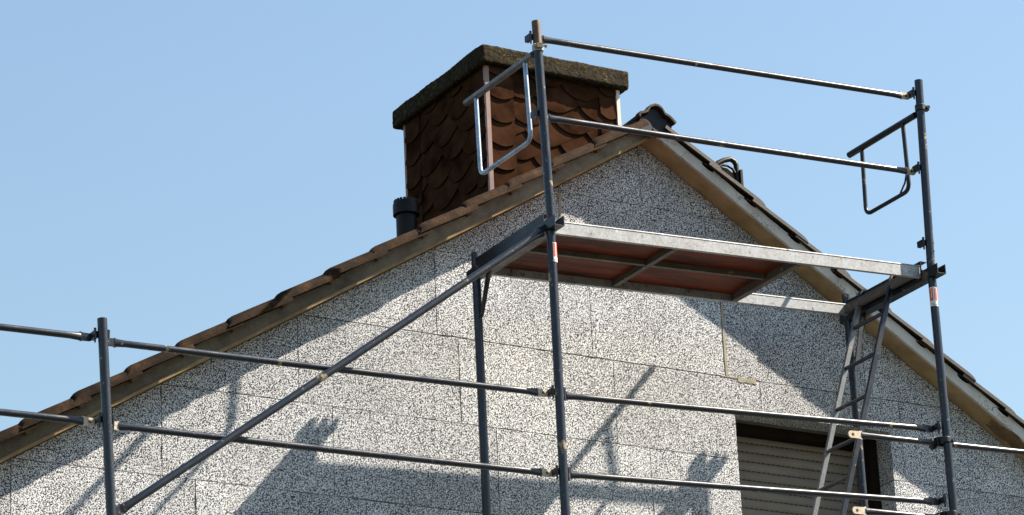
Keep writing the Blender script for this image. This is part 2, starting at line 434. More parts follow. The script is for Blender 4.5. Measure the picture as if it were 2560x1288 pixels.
# one shutter slat, shared by all
sx0, sx1 = WX0 + .031, WX1 - .057; pitch = .0576
mb = MB(); prof = []
for i in range(9):
    q = i / 8; prof.append((-.0085 * math.sin(math.pi * q) ** .6, .0036 + q * (pitch - .0055)))
ring0 = [(sx0, y, z) for y, z in prof] + [(sx0, .008, pitch - .002), (sx0, .008, .003)]
ring1 = [(sx1, p_[1], p_[2]) for p_ in ring0]
mb.rings([ring0, ring1])
mb.box((sx0, .001, -.0005), (sx1, .007, .0045), 0)
k = 0; x = sx0 + .012
while x < sx1 - .03:
    mb.box((x, -.0015, -.0006), (x + .022, .0009, .0036), 1); x += .036
me_s = None
for i in range(22):
    zb = -.5655 - pitch * i
    if zb < WZ0 + .01: break
    if i == 0:
        mbv = [Vector(v) for v in mb.v]
        tmp = MB(); tmp.v = mb.v; tmp.f = mb.f; tmp.m = mb.m
        ob = tmp.build('shutter_slat', [M['slat'], M['slot']], None, smooth=30); me_s = ob.data
        bpy.data.objects.remove(ob)
    inst('shutter_slat', me_s, window, (0, d1 - .012, zb))
inst('shutter_slat', me_s, window, (0, d1 - .012, -.5655 + pitch))

# roof
roof_b = MB()
for sgn, T_ in ((-1, TL), (1, TR)):
    xe = AX + sgn * (HW + .4)
    roof_b.prism([(AX, FYL + .021, AZ + .042), (xe, FYL + .021, zl(xe) + .042), (xe, FYL + .021, zl(xe) + .062), (AX, FYL + .021, AZ + .062)], (0, DEP + OV - .2, 0))
roof = roof_b.build('roof', M['dark'], house, smooth=0)
CO = .344     # course length along the slope
def tile_mesh(roll_first):
    # w across, n height, u down the slope; returns mesh lying with u=0 at the top, nose at u=.42
    wd = .30
    def top(wv):
        if roll_first:
            h = .036 * math.exp(-((wv - .036) / .034) ** 2) + .028 * math.exp(-((wv - .19) / .034) ** 2)
            if wv < .012: h = min(h, .004 + wv * 1.9)
        else:
            h = .028 * math.exp(-((wv - .12) / .034) ** 2) + .030 * math.exp(-((wv - .27) / .034) ** 2)
        return h
    ws = [0, .006, .014, .024, .034, .044, .056, .07, .085, .1, .13, .155, .17, .185, .2, .22, .24, .27, .30]
    us = [-.03, .2, .34, .370, .392, .408]; drop = [0, 0, .001, .006, .016, .034]
    rings = []
    for u, d in zip(us, drop):
        lift = .024 * (u + .03) / .44
        t_ = [(u, wv, top(wv) + .018 + lift - d * (1 if top(wv) > .006 else .6)) for wv in ws]
        b_ = [(u, wv, max(top(wv) - .004, -.002 if 0 < wv < .29 else -.014) + lift) for wv in ws]
        rings.append(t_ + b_[::-1])
    m_ = MB(); m_.rings(rings); return m_
def to_mesh(mbx, name, mt, smooth=40):
    ob = mbx.build(name, mt, None, smooth=smooth); me = ob.data; bpy.data.objects.remove(ob); return me
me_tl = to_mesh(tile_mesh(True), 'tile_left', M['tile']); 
tr = tile_mesh(False)
tr.v = [Vector((v.x, -v.y, v.z)) for v in tr.v]; tr.f = [f[::-1] for f in tr.f]
me_tr = to_mesh(tr, 'tile_right', M['tile_shaded'])
# local axes: mesh x = down slope, y = world y, z = normal
def slope_matrix(side):
    if side < 0: u = Vector((-1, 0, -TL)).normalized(); n = Vector((-TL, 0, 1)).normalized(); y = Vector((0, 1, 0))
    else: u = Vector((1, 0, -TR)).normalized(); n = Vector((TR, 0, 1)).normalized(); y = Vector((0, 1, 0))
    mm = Matrix.Identity(3)
    for i in range(3): mm[i][0] = u[i]; mm[i][1] = y[i]; mm[i][2] = n[i]
    return mm, u, n
NH = .108
base = Vector(house['_w'])
rest = MB()
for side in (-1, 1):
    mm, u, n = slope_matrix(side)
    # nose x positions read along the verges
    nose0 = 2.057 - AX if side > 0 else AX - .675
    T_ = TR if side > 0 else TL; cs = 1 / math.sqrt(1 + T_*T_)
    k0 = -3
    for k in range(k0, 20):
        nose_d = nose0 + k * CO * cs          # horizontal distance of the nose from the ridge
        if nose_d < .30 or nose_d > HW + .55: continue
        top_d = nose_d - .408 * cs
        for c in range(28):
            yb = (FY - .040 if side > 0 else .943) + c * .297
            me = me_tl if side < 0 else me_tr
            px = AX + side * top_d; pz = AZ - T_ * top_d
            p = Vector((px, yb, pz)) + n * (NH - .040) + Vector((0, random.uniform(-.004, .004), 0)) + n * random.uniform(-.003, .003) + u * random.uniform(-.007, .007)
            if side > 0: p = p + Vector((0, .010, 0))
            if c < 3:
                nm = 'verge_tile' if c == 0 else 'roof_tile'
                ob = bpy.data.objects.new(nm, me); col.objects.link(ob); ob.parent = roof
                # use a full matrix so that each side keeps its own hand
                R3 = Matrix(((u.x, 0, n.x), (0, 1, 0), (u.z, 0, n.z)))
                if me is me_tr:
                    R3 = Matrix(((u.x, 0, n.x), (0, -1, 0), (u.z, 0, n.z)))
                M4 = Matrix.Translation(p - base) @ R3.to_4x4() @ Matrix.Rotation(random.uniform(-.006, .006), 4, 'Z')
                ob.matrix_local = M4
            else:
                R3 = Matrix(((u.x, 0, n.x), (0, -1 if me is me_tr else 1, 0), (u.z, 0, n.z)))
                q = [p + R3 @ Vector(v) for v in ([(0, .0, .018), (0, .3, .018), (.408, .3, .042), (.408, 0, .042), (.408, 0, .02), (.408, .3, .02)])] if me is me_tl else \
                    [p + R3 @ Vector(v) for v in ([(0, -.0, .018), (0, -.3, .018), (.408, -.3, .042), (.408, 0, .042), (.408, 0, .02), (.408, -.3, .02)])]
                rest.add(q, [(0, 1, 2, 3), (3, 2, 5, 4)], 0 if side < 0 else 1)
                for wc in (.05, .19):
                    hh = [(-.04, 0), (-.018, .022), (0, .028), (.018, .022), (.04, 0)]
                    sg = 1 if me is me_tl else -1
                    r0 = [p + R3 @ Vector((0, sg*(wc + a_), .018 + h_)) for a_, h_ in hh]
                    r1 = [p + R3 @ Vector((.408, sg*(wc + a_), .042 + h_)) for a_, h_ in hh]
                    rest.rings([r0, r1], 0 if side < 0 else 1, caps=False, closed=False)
ro = rest.build('far_roof_tiles', [M['tile'], M['tile_shaded']], roof, smooth=40, fix=False); ro['kind'] = 'stuff'

# batten ends under the left verge noses
mm, u, n = slope_matrix(-1)
for k in range(-2, 14):
    nd = AX - .675 + k * CO / math.sqrt(1 + TL*TL)
    if nd < .2: continue
    x = AX - nd + .055; z = zl(x)
    b = MB(); q = []
    for du, dn in ((-.018, 0), (.018, 0), (.018, .026), (-.018, .026)):
        pt = Vector((x, FYL - .022, z)) + n * (.060 + dn) + u * du + Vector((random.uniform(-.002, .002), 0, 0)); q.append(pt)
    b.prism(q, (0, .06, 0)); b.build('batten_end', M['patch'], roof, smooth=0)
for k in range(-2, 12):       # dark verge felt behind the noses, right side mortar lumps
    nd = 2.057 - AX + k * CO / math.sqrt(1 + TR*TR)
    if nd < .1: continue
    x = AX + nd - .07; z = zl(x)
    mmr, ur, nr = slope_matrix(1); q = []
    for i in range(9):
        a_ = 2*math.pi*i/9; q.append(Vector((x, FY + .0, z)) + ur * .05 * math.cos(a_) * random.uniform(.7, 1.2) + nr * (.062 + .012 * math.sin(a_)))
    b = MB(); b.prism(q, (0, .05, 0)); b.build('mortar_lump', M['patch'], roof, smooth=0)
# ridge tiles
prof = [(-.139, 1.190), (-.129, 1.212), (-.105, 1.219), (-.086, 1.229), (-.066, 1.261), (-.037, 1.274), (-.014, 1.272), (.006, 1.258), (.022, 1.231), (.049, 1.220), (.068, 1.204), (.086, 1.185)]
prof = [((x + .028) * 1.12 - .002, 1.19 + (z - 1.19) * 1.08) for x, z in prof]
ri = MB()
def ring_r(y, sc_, dz):
    out = [(AX + x*sc_, y, z + dz + (sc_-1)*.05) for x, z in prof]
    inn = [(AX + x*sc_*.93, y, z + dz - .013 + (sc_-1)*.05) for x, z in prof[::-1]]
    return out + inn
ri.rings([ring_r(0, 1.04, .004), ring_r(.05, 1.03, .003), ring_r(.06, 1.0, 0), ring_r(.43, .95, -.010)])
me_r = to_mesh(ri, 'ridge_tile', M['ridge'], 50)
for k in range(24):
    if k == 0: inst('ridge_tile', me_r, roof, (0, FY - .04, 0))
    else: inst('ridge_tile', me_r, roof, (random.uniform(-.002, .002), FY - .04 + k * .37, random.uniform(-.002, .002)))
b = MB(); q = [(AX + x*.9, FY - .012, z - .018) for x, z in prof] + [(AX + .075, FY - .012, 1.105), (AX + .0, FY - .012, 1.085), (AX - .105, FY - .012, 1.10)]
b.prism(q, (0, .015, 0)); b.tube([(AX - .02, FY - .02, 1.13), (AX - .02, FY - .012, 1.13)], .006, 10)
b.build('ridge_end', M['navy'], roof, smooth=0)

# ------------------------------------------------------------------ chimney
CX0, CX1, CY0, CY1, CT = .662, 1.588, 1.70, 2.70, 1.706
b = MB(); b.box((CX0 + .012, CY0 + .012, .3), (CX1 - .012, CY1 - .012, CT + .004))
chim = b.build('chimney', M['dark'], house, smooth=0)
# cap: a subdivided, rounded, weathered slab
bm = bmesh.new()
lo = Vector((.613, 1.64, 1.706)); hi = Vector((1.648, 2.79, 1.826)); ctr = (lo + hi) / 2; half = (hi - lo) / 2
nx, ny, nz = 70, 78, 9
def face_grid(f, n1, n2):
    vs = [[bm.verts.new(f(i / n1, j / n2)) for j in range(n2 + 1)] for i in range(n1 + 1)]
    for i in range(n1):
        for j in range(n2): bm.faces.new((vs[i][j], vs[i+1][j], vs[i+1][j+1], vs[i][j+1]))
L3 = lambda a, b_, t_: a + (b_ - a) * t_
for z in (lo.z, hi.z): face_grid(lambda s, t_: (L3(lo.x, hi.x, s), L3(lo.y, hi.y, t_), z), nx, ny)
for y in (lo.y, hi.y): face_grid(lambda s, t_: (L3(lo.x, hi.x, s), y, L3(lo.z, hi.z, t_)), nx, nz)
for x in (lo.x, hi.x): face_grid(lambda s, t_: (x, L3(lo.y, hi.y, s), L3(lo.z, hi.z, t_)), ny, nz)
bmesh.ops.remove_doubles(bm, verts=bm.verts, dist=1e-5)
rr = .014
for v in bm.verts:
    d = v.co - ctr; q = Vector([max(-half[i] + rr, min(half[i] - rr, d[i])) for i in range(3)]); e_ = d - q
    if e_.length > 1e-6: d = q + e_.normalized() * rr
    p = ctr + d
    nn = (e_.normalized() if e_.length > 1e-6 else Vector((0, 0, 0)))
    k = noise.noise(p * 7) * .006 + noise.noise(p * 34) * .0028 + noise.noise(p * 80) * .0022
    v.co = p + nn * k
bmesh.ops.recalc_face_normals(bm, faces=bm.faces)
me = bpy.data.meshes.new('chimney_cap'); bm.to_mesh(me); bm.free(); me.materials.append(M['moss'])
me.transform(Matrix.Translation(-base)); me.polygons.foreach_set('use_smooth', [True]*len(me.polygons))
cap = bpy.data.objects.new('chimney_cap', me); col.objects.link(cap); cap.parent = chim
# shingles
def shingle_face(org, ux, w_, h_, seed, y_out, rake=None):
    """org lower left world, ux horizontal unit, y_out outward unit"""
    rd = random.Random(seed); up = Vector((0, 0, 1)); cnt = 0
    def emit(poly, tilt_dir, lift):
        q = poly
        for a_, b_, c_ in ((-1, 0, -.002), (1, 0, w_ - .002), (0, -1, 0), (0, 1, h_)): q = clip(q, a_, b_, c_) if q else q
        if area(q) < 6e-4: return
        P = []
        mn = min(x*tilt_dir[0] + z*tilt_dir[1] for x, z in q)
        for x, z in q:
            t_ = x*tilt_dir[0] + z*tilt_dir[1]
            P.append(org + ux * x + up * z + y_out * (.0005 + lift + .045 * (t_)))
        b = MB(); b.prism(P, -y_out * .0045); b.build('shingle', M['shingle'], chim, smooth=0)
    # edge columns with curved lower edges, 0.152 high
    for side in (0, 1):
        cw = .185 if side == 0 else .13
        n_ = int(h_ / .152) + 2
        for k in range(n_):
            z0 = -.06 + k * .152; xa = 0 if side == 0 else w_ - cw; xb = xa + cw
            arc = []
            for i in range(11):
                t_ = i / 10; arc.append((xa + cw * t_, z0 + .036 * (1 - math.sin(math.pi * (t_*.92 + .04)))))
            poly = arc + [(xb, z0 + .21), (xa, z0 + .21)]
            P0 = poly
            q = [(x, z) for x, z in P0]
            emit_poly = q
            # lift depends on height within this shingle so the lower edge stands proud
            qq = emit_poly
            for a_, b_, c_ in ((-1, 0, -.002), (1, 0, w_ - .002), (0, -1, 0), (0, 1, h_)): qq = clip(qq, a_, b_, c_) if qq else qq
            if not qq or area(qq) < 6e-4: continue
            b = MB(); b.prism([org + ux*x + up*z + y_out * (.027 - .080 * (z - z0)) for x, z in qq], -y_out * .0055)
            b.build('shingle', M['shingle'], chim, smooth=0)
    # slanted field courses, rising to the right, each shingle rounded at its lower left
    ang = R_(30); ca, sa = math.cos(ang), math.sin(ang); rh, rwid = .165, .225
    for r in range(-4, 14):
        for c in range(-5, 12):
            a0 = c * rwid + (r % 2) * .04 + rd.uniform(-.006, .006); b0 = r * rh
            R2 = .160; pts = []
            W2, H2 = .285, .225
            for i in range(10):
                th = math.pi + (math.pi / 2) * i / 9
                pts.append((a0 + R2 + R2 * math.cos(th), b0 + R2 + R2 * math.sin(th)))
            pts += [(a0 + W2, b0), (a0 + W2, b0 + H2), (a0, b0 + H2)]
            q = [(x*ca - z*sa, x*sa + z*ca) for x, z in pts]
            for a_, b_, c_ in ((-1, 0, -.17), (1, 0, w_ - .12), (0, -1, 0), (0, 1, h_)): q = clip(q, a_, b_, c_) if q else q
            if not q or area(q) < 6e-4: continue
            b = MB()
            P = []
            for x, z in q:
                lx = x*ca + z*sa - a0; lz = -x*sa + z*ca - b0
                P.append(org + ux*x + up*z + y_out * (.0245 - .046 * lx - .064 * lz))
            b.prism(P, -y_out * .004); b.build('shingle', M['shingle'], chim, smooth=0)
shingle_face(Vector((CX0, CY0 + .010, .80)), Vector((1, 0, 0)), CX1 - CX0, CT - .80, 1, Vector((0, -1, 0)))
shingle_face(Vector((CX0 + .010, CY1, .70)), Vector((0, -1, 0)), CY1 - CY0, CT - .70, 2, Vector((-1, 0, 0)))
b = MB(); b.box((CX0 - .012, CY0 - .016, .55), (CX0 + .016, CY0 + .006, CT - .001)); b.build('corner_trim', M['trim'], chim, smooth=0)
b = MB(); b.box((CX1 - .012, CY0 - .018, .7), (CX1 + .012, CY0 + .006, CT - .001)); b.build('corner_trim', M['trim_pale'], chim, smooth=0)
b = MB(); b.box((CX0 - .012, CY1 - .01, .55), (CX0 + .01, CY1 + .012, CT - .001)); b.build('corner_trim', M['trim'], chim, smooth=0)

# vent pipe on the left slope
vx, vy = .225, 1.95; vz = zl(vx) + .12
b = MB(); b.tube([(vx, vy, vz - .1), (vx, vy, .775)], [.062, .062], 24)
b.tube([(vx, vy, .760), (vx, vy, .765), (vx, vy, .83), (vx, vy, .845), (vx, vy, .852)], [.070, .079, .079, .074, .055], 24)
b.build('vent_pipe', M['black'], house)
b = MB()
for i in range(20):
    a_ = 2*math.pi*i/20; b.box((vx + .066*math.cos(a_) - .006, vy + .066*math.sin(a_) - .006, .846), (vx + .066*math.cos(a_) + .006, vy + .066*math.sin(a_) + .006, .858))
b.build('vent_cap', M['black'], house)

# roof step with bow handle on the right slope (px 1790..1838)
sy = 1.24
b = MB()
bow = [(1.93, .93), (1.945, 1.09), (1.990, 1.125), (2.030, 1.147), (2.078, 1.163), (2.106, 1.152), (2.118, 1.130), (2.118, 1.095), (2.118, .90)]
b.tube([(x, sy, z) for x, z in bow], .0165, 12)
b.build('roof_step_bow', M['black'], house)
b = MB()
b.prism([(1.97, sy + .012, .86), (2.140, sy + .012, .80), (2.140, sy + .012, 1.085), (2.09, sy + .012, 1.085), (2.06, sy + .012, 1.105), (2.02, sy + .012, 1.108), (1.97, sy + .012, 1.09)], (0, .03, 0))
b.build('roof_step', M['patch'], house)
b = MB(); b.tube([(1.975, sy - .006, 1.09), (2.01, sy - .006, 1.112), (2.05, sy - .006, 1.114), (2.085, sy - .006, 1.100), (2.10, sy - .006, 1.075)], .0085, 10)
b.box((2.127, sy - .03, .82), (2.142, sy + .02, 1.094)); b.build('roof_step_side', M['black'], house)

# ------------------------------------------------------------------ scaffold
RY = .055; RR = .0172
def rail(name, label, a, b_, cat='guard rail', group='galvanised guard rails of the scaffold', ends=(1, 1), r=RR, m_='tube', y_end=None, bright=(0, 0), flatlen=.075):
    a = Vector(a); b_ = Vector(b_); t = thing(name, label, cat, a, group)
    d = (b_ - a).normalized(); L = (b_ - a).length
    up = (Vector((0, 0, 1)) - d * d.z).normalized(); sd = d.cross(up)
    def ring(s, hw, hh, off=0):
        c = a + d * s + sd * off
        return [c + sd * hw * math.cos(q) + up * hh * math.sin(q) for q in [2*math.pi*i/18 for i in range(18)]]
    s0 = flatlen if ends[0] else 0; s1 = L - (flatlen if ends[1] else 0)
    rs = []
    if ends[0]: rs += [ring(s0 - .012, r*.42, r*1.28)]
    nn = 14; sag = .0022
    for i in range(nn + 1):
        s = s0 + (.045 if ends[0] else 0) + (s1 - s0 - (.045 if ends[0] else 0) - (.045 if ends[1] else 0)) * i / nn
        rg = ring(s, r, r); dz = -sag * math.sin(math.pi * i / nn)
        rs.append([p + Vector((0, 0, dz)) for p in rg])
    if ends[1]: rs += [ring(s1 + .012, r*.42, r*1.28)]
    mbx = MB(); mbx.rings(rs); mbx.build('rail_tube', M[m_], t)
    for k in (0, 1):
        if not ends[k]: continue
        s = 0 if k == 0 else L; sg = 1 if k == 0 else -1
        fb = MB(); rg = []
        for ss, hh in ((0, .35), (.006, .8), (.014, 1.0), (flatlen * .7, 1.05), (flatlen - .008, 1.3)):
            c = a + d * (s + sg * ss)
            hw = .0040
            rg.append([c + sd*hw*x_ + up*r*1.15*hh*z_ for x_, z_ in ((-1, -1), (1, -1), (1, 1), (-1, 1))])
        fb.rings(rg)
        hc = a + d * (s + sg * .030)
        hole = [hc - sd * -1 * .0 + up * .0085 * math.cos(q) + d * .0085 * math.sin(q) for q in [2*math.pi*i/14 for i in range(14)]]
        front = -1 if sd.y > 0 else 1
        fb.prism([p + sd * front * .0048 for p in hole], -sd * front * .0006, 1)
        fb.build('flattened_end', [M['flat'] if bright[k] else M[m_], M['slot']], t, smooth=30, bevel=0)
    return t
def standard(mbx, pts, r=.0242, seg=24): mbx.tube(pts, r, seg)
def clipbox(parent, x, z, side=-1, y=.0):
    """wedge clip on a standard: a U lug with a drop-in wedge"""
    b = MB(); x0 = x + side * .018; x1 = x + side * .042
    b.box((min(x0, x1), y + .012, z - .018), (max(x0, x1), y + .062, z + .018))
    b.prism([(x + side*.030, y + .002, z + .030), (x + side*.042, y + .002, z + .030), (x + side*.039, y + .002, z - .046), (x + side*.033, y + .002, z - .046)], (0, .0095, 0))
    b.build('wedge_clip', M['tube_dark'], parent, smooth=0, bevel=.0015)
def ring_coupler(parent, c, r=.029, h=.034, m_='tube_dark', bolt_dir=(1, 0, 0), m2='tube_dark'):
    c = Vector(c); b = MB(); bd = Vector(bolt_dir).normalized(); t_ = bd.cross(Vector((0, 0, 1)))
    b.tube([c - Vector((0, 0, h/2)), c - Vector((0, 0, h/2 - .004)), c + Vector((0, 0, h/2 - .004)), c + Vector((0, 0, h/2))], [r, r + .003, r + .003, r], 22)
    b.build('coupler', M[m_], parent)
    b = MB(); p = c + bd * (r + .010)
    q = []
    for s1_, s2_ in ((-1, -1), (1, -1), (1, 1), (-1, 1)): q.append(p + bd*.012*s1_ + Vector((0, 0, .013*s2_)) - t_ * .016)
    b.prism(q, t_ * .032)
    b.tube([p - t_ * .034, p + t_ * .030], .0055, 8)
    b.tube([p + t_ * .018, p + t_ * .030], .0115, 6); b.tube([p - t_ * .040, p - t_ * .030], .010, 6)
    b.build('coupler_bolt', M[m2], parent, smooth=30)

def sticker(parent, x, y, z0, z1, seed, r=.0242):
    """worn printed sleeve round the front of a standard"""
    def sec(a0, a1, za, zb, dr, mi, mbx, n=8, jag=0.):
        rd = random.Random(seed + int(a0*100)); lo_ = []; hi_ = []
        for i in range(n + 1):
            a_ = a0 + (a1 - a0) * i / n
            c_ = (x + (r + dr) * math.cos(a_), y + (r + dr) * math.sin(a_))
            lo_.append((c_[0], c_[1], za + rd.uniform(-jag, jag))); hi_.append((c_[0], c_[1], zb + rd.uniform(-jag, jag)))
        mbx.add(lo_ + hi_, [(i, i+1, n+1+i+1, n+1+i) for i in range(n)], mi)
    b = MB(); A = lambda dgr: R_(dgr)
    H = z1 - z0
    sec(A(170), A(350), z0 + H*.02, z1, .0008, 0, b, 16, .002)
    # red printing with a white J and I left out of it
    for a0, a1, f0, f1 in ((180, 203, .32, .95), (213, 228, .30, .97), (200, 228, .32, .44), (245, 252, .35, .9), (262, 285, .30, .97), (298, 318, .28, .96), (318, 340, .30, .55)):
        sec(A(a0), A(a1), z0 + H*f0, z0 + H*f1, .0014, 1, b, 4, .0015)
    for a0, a1, f0, f1 in ((205, 225, .14, .18), (222, 228, .06, .16), (208, 250, .05, .08), (262, 300, .10, .14)):
        sec(A(a0), A(a1), z0 + H*f0, z0 + H*f1, .0014, 2, b, 4)
    b.build('sticker', [M['paper'], M['red'], M['ink']], parent, smooth=60, fix=False)

def frame(x, xt, zt, label, zi, gus=-1):
    """xt,zt: outer standard top; transom channel at zt"""
    t = thing('scaffold_tower_frame', label, 'scaffold frame', (x, .4, GZ), 'scaffold frames standing beside the gable')
    W_ = .801; z0 = zt - .058; z1 = zt + .002
    for (px, py, top) in ((xt, 0, z0 - .001), (x, W_, zi)):
        b = MB(); bx = x if py == 0 else x
        b.tube([(bx, py, GZ + .02), (px, py, top - .9), (px, py, top)], .0242, 24); b.build('standard', M['tube'], t)
    b = MB(); cx = xt
    U = [(-.030, 0), (.030, 0), (.030, .058), (.026, .058), (.026, .004), (-.026, .004), (-.026, .058), (-.030, .058)]
    b.prism([(cx + a_, -.095, z0 + c_) for a_, c_ in U], (0, W_ + .095 + .062, 0)); b.build('transom', M['tube_dark'], t, smooth=0)
    b = MB(); b.prism([(cx - .006, W_ - .160, z0 - .001), (cx - .006, W_ - .115, z0 - .001), (cx - .006, W_ - .02, z0 - .235), (cx - .006, W_ - .045, z0 - .235)], (.012, 0, 0))
    b.build('gusset', M['tube_dark'], t, smooth=0)
    # spigot lumps where the next post is crimped
    return t
fr1 = frame(.012, .014, .004, 'scaffold frame under the left end of the platform, mid gable', .098)
fr2 = frame(2.530, 2.545, .100, 'scaffold frame under the right end of the platform, behind the ladder', .208)
sticker(fr1, .0165, 0, -.238, -.126, 1)
sticker(fr2, 2.543, 0, -.135, -.018, 2)
clipbox(fr1, .016, -.952, -1); clipbox(fr1, .016, -1.388, -1)
clipbox(fr1, .016, -.952, 1); clipbox(fr1, .016, -1.388, 1)
clipbox(fr2, 2.535, -.842, -1); clipbox(fr2, 2.53, -1.27, -1)
# left bay: frame below the picture, guard post above
t = thing('scaffold_tower_frame', 'scaffold frame under the leftmost post, below the left roof slope', 'scaffold frame', (-2.53, .4, GZ), 'scaffold frames standing beside the gable')
for py in (0, .801):
    b = MB(); b.tube([(-2.53, py, GZ + .02), (-2.53, py, -2.12 if py == 0 else -1.98)], .0242, 24); b.build('standard', M['tube'], t)
b = MB(); b.prism([(-2.53 + a_, -.095, -2.118 + c_) for a_, c_ in [(-.030, 0), (.030, 0), (.030, .058), (.026, .058), (.026, .004), (-.026, .004), (-.026, .058), (-.030, .058)]], (0, .958, 0)); b.build('transom', M['tube_dark'], t, smooth=0)

def post(label, pts, crimps=(), rusty=0., m_='tube'):
    t = thing('guard_post', label, 'scaffold post', pts[0], 'single guard posts of the scaffold')
    a = Vector(pts[0]); b_ = Vector(pts[-1]); top = b_
    b = MB()
    if rusty:
        q = b_ + (a - b_).normalized() * rusty
        b.tube([a, q], .0242, 24); b.build('post_tube', M[m_], t)
        b = MB(); b.tube([q, b_], .0240, 24, 0, .0205); b.build('post_top', [M['rust'], M['slot']], t)
    else:
        b.tube([a, b_], .0242, 24, 0, .0205); b.build('post_tube', [M[m_], M['slot']], t)
    for cz in crimps:
        k = (cz - a.z) / (b_.z - a.z); c = a + (b_ - a) * k
        bb = MB(); dr = Vector((.55, -.8, 0)).normalized()
        bb.tube([c + dr * .020, c + dr * .0255], [.011, .007], 12); bb.build('crimp', M['slot'], t)
    return t
p0 = post('dark steel guard post in front of the left roof slope, topped by nothing and standing alone', [(-2.522, 0, -2.11), (-2.577, 0, -.906)])
p0['label'] = 'dark steel guard post at the left end of the scaffold, crossing the left roof slope'
p1 = post('tall guard post with rusty top rising in front of the chimney', [(.020, 0, .012), (-.011, 0, 1.165)], (.155, .100), .16)
p2 = post('dark guard post against the open sky at the right end of the platform', [(2.546, 0, .104), (2.582, 0, 1.275)], (.255, .205))
clipbox(p0, -2.575, -.985, -1); clipbox(p0, -2.553, -1.415, -1)
clipbox(p0, -2.575, -.985, 1); clipbox(p0, -2.553, -1.415, 1)
clipbox(p1, -.009, 1.075, -1); clipbox(p1, .003, .628, -1)
clipbox(p2, 2.580, 1.200, -1); clipbox(p2, 2.566, .730, -1); clipbox(p2, 2.550, .262, -1)
# rails of the upper platform
rail('guard_rail', 'highest rail, from the rusty topped post to the right post', (0.002, RY, 1.091), (2.550, RY, 1.189), bright=(0, 1))
rail('guard_rail', 'rail crossing in front of the ridge end and the chimney shingles', (0.014, RY, 0.628), (2.540, RY, .713), bright=(0, 1))
rail('guard_rail', 'long rail passing just above the window from the middle post to the right post', (0.028, RY, -0.954), (2.500, RY, -.847), bright=(0, 0))
rail('guard_rail', 'lowest long rail crossing the middle of the window shutter', (0.030, RY, -1.386), (2.496, RY, -1.273), bright=(0, 0))
rail('guard_rail', 'upper of the two rails from the leftmost post to the middle post', (-2.550, RY, -1.001), (-0.022, RY, -.952), bright=(0, 1))
rail('guard_rail', 'lower of the two rails from the leftmost post to the middle post', (-2.533, RY, -1.426), (-0.022, RY, -1.390), bright=(1, 1))
rail('guard_rail', 'rail leaving the picture at the left edge, seen against the sky', (-4.959, RY, -1.032), (-2.604, RY, -.990), bright=(0, 0))
rail('guard_rail', 'rail leaving the picture at the left edge, crossing the lower roof tiles', (-4.959, RY, -1.452), (-2.590, RY, -1.421), bright=(0, 1))
# loose tubes clamped to the right frame
e1 = rail('scaffold_tube', 'loose tube with bare flattened end at the window corner, clamped to right post', (1.905, RY, -0.945), (4.569, RY, -0.863), 'scaffold tube', 'loose tubes clamped to the right post', bright=(1, 0), flatlen=.10)
e2 = rail('scaffold_tube', 'loose tube with bare flattened end at the bottom edge beside the ladder foot', (1.890, RY, -1.383), (4.569, RY, -1.297), 'scaffold tube', 'loose tubes clamped to the right post', bright=(1, 0), flatlen=.10)
for e_, z, x in ((e1, -.925, 2.532), (e2, -1.357, 2.530)):
    ring_coupler(e_, (x, 0, z), bolt_dir=(1, .1, 0))
    b = MB(); b.box((x - .035, .024, z - .030), (x + .022, .072, z + .026)); b.prism([(x - .075, .05, z + .01), (x - .03, .05, z + .035), (x - .02, .05, z - .03), (x - .045, .05, z - .045)], (0, .03, 0))
    b.build('clamp_body', M['tube_dark'], e_, smooth=0, bevel=.004)
# diagonal brace
br = rail('diagonal_brace', 'long diagonal brace rising from the leftmost post to the platform corner', (-2.521, .010, -1.892), (0.008, .010, -0.028), 'scaffold brace', None, r=.0200)
b = MB(); b.tube([(-2.475, .030, -1.858), (-2.475, .060, -1.858)], .012, 6); b.build('brace_bolt', M['zinc'], br)

# platform
dk = thing('scaffold_platform', 'aluminium framed platform with red brown plywood underside, open hatch at its right end', 'scaffold platform', (1.28, .4, .08))
RS = .0405     # the platform climbs to the right with its two frames
def zp(x): return .026 + RS * (x - .11)
def beam(y0_, y1_, x0, x1, zt, hgt, web_front, lip=.016):
    """C beam along x: web on one side, lips top and bottom"""
    b = MB(); s = -1 if web_front else 1; yw = y0_ if web_front else y1_
    P = [(yw, 0), (yw, -hgt), (yw - s*lip*1.5, -hgt), (yw - s*lip*1.5, -hgt + .003), (yw - s*.003, -hgt + .003), (yw - s*.003, -.003), (yw - s*lip, -.003), (yw - s*lip, 0)]
    r0 = [(x0, y_, zp(x0) + zt + z_) for y_, z_ in P]; r1 = [(x1, y_, zp(x1) + zt + z_) for y_, z_ in P]
    b.rings([r0, r1]); return b
XA, XH, XB = .0455, 1.70, 2.500
b = beam(.045, .065, XA, XB, 0, .066, True)
b.tube([(XA, .049, zp(XA) + .003), (XB, .049, zp(XB) + .003)], .0062, 10)
b.build('side_beam', M['beam'], dk, smooth=30)
b = beam(.750, .77, XA, XB, 0, .058, True)
b.tube([(XA, .754, zp(XA) + .003), (XB, .754, zp(XB) + .003)], .0062, 10)
b.build('side_beam', M['beam'], dk, smooth=30)
b = MB(); r0 = [(XA + .02, y_, zp(XA + .02) + z_) for y_, z_ in ((.072, -.014), (.749, -.014), (.749, -.003), (.072, -.003))]; r1 = [(XH, p[1], p[2] + zp(XH) - zp(XA + .02)) for p in r0]
b.rings([r0, r1]); b.build('plywood_panel', M['ply'], dk, smooth=0)
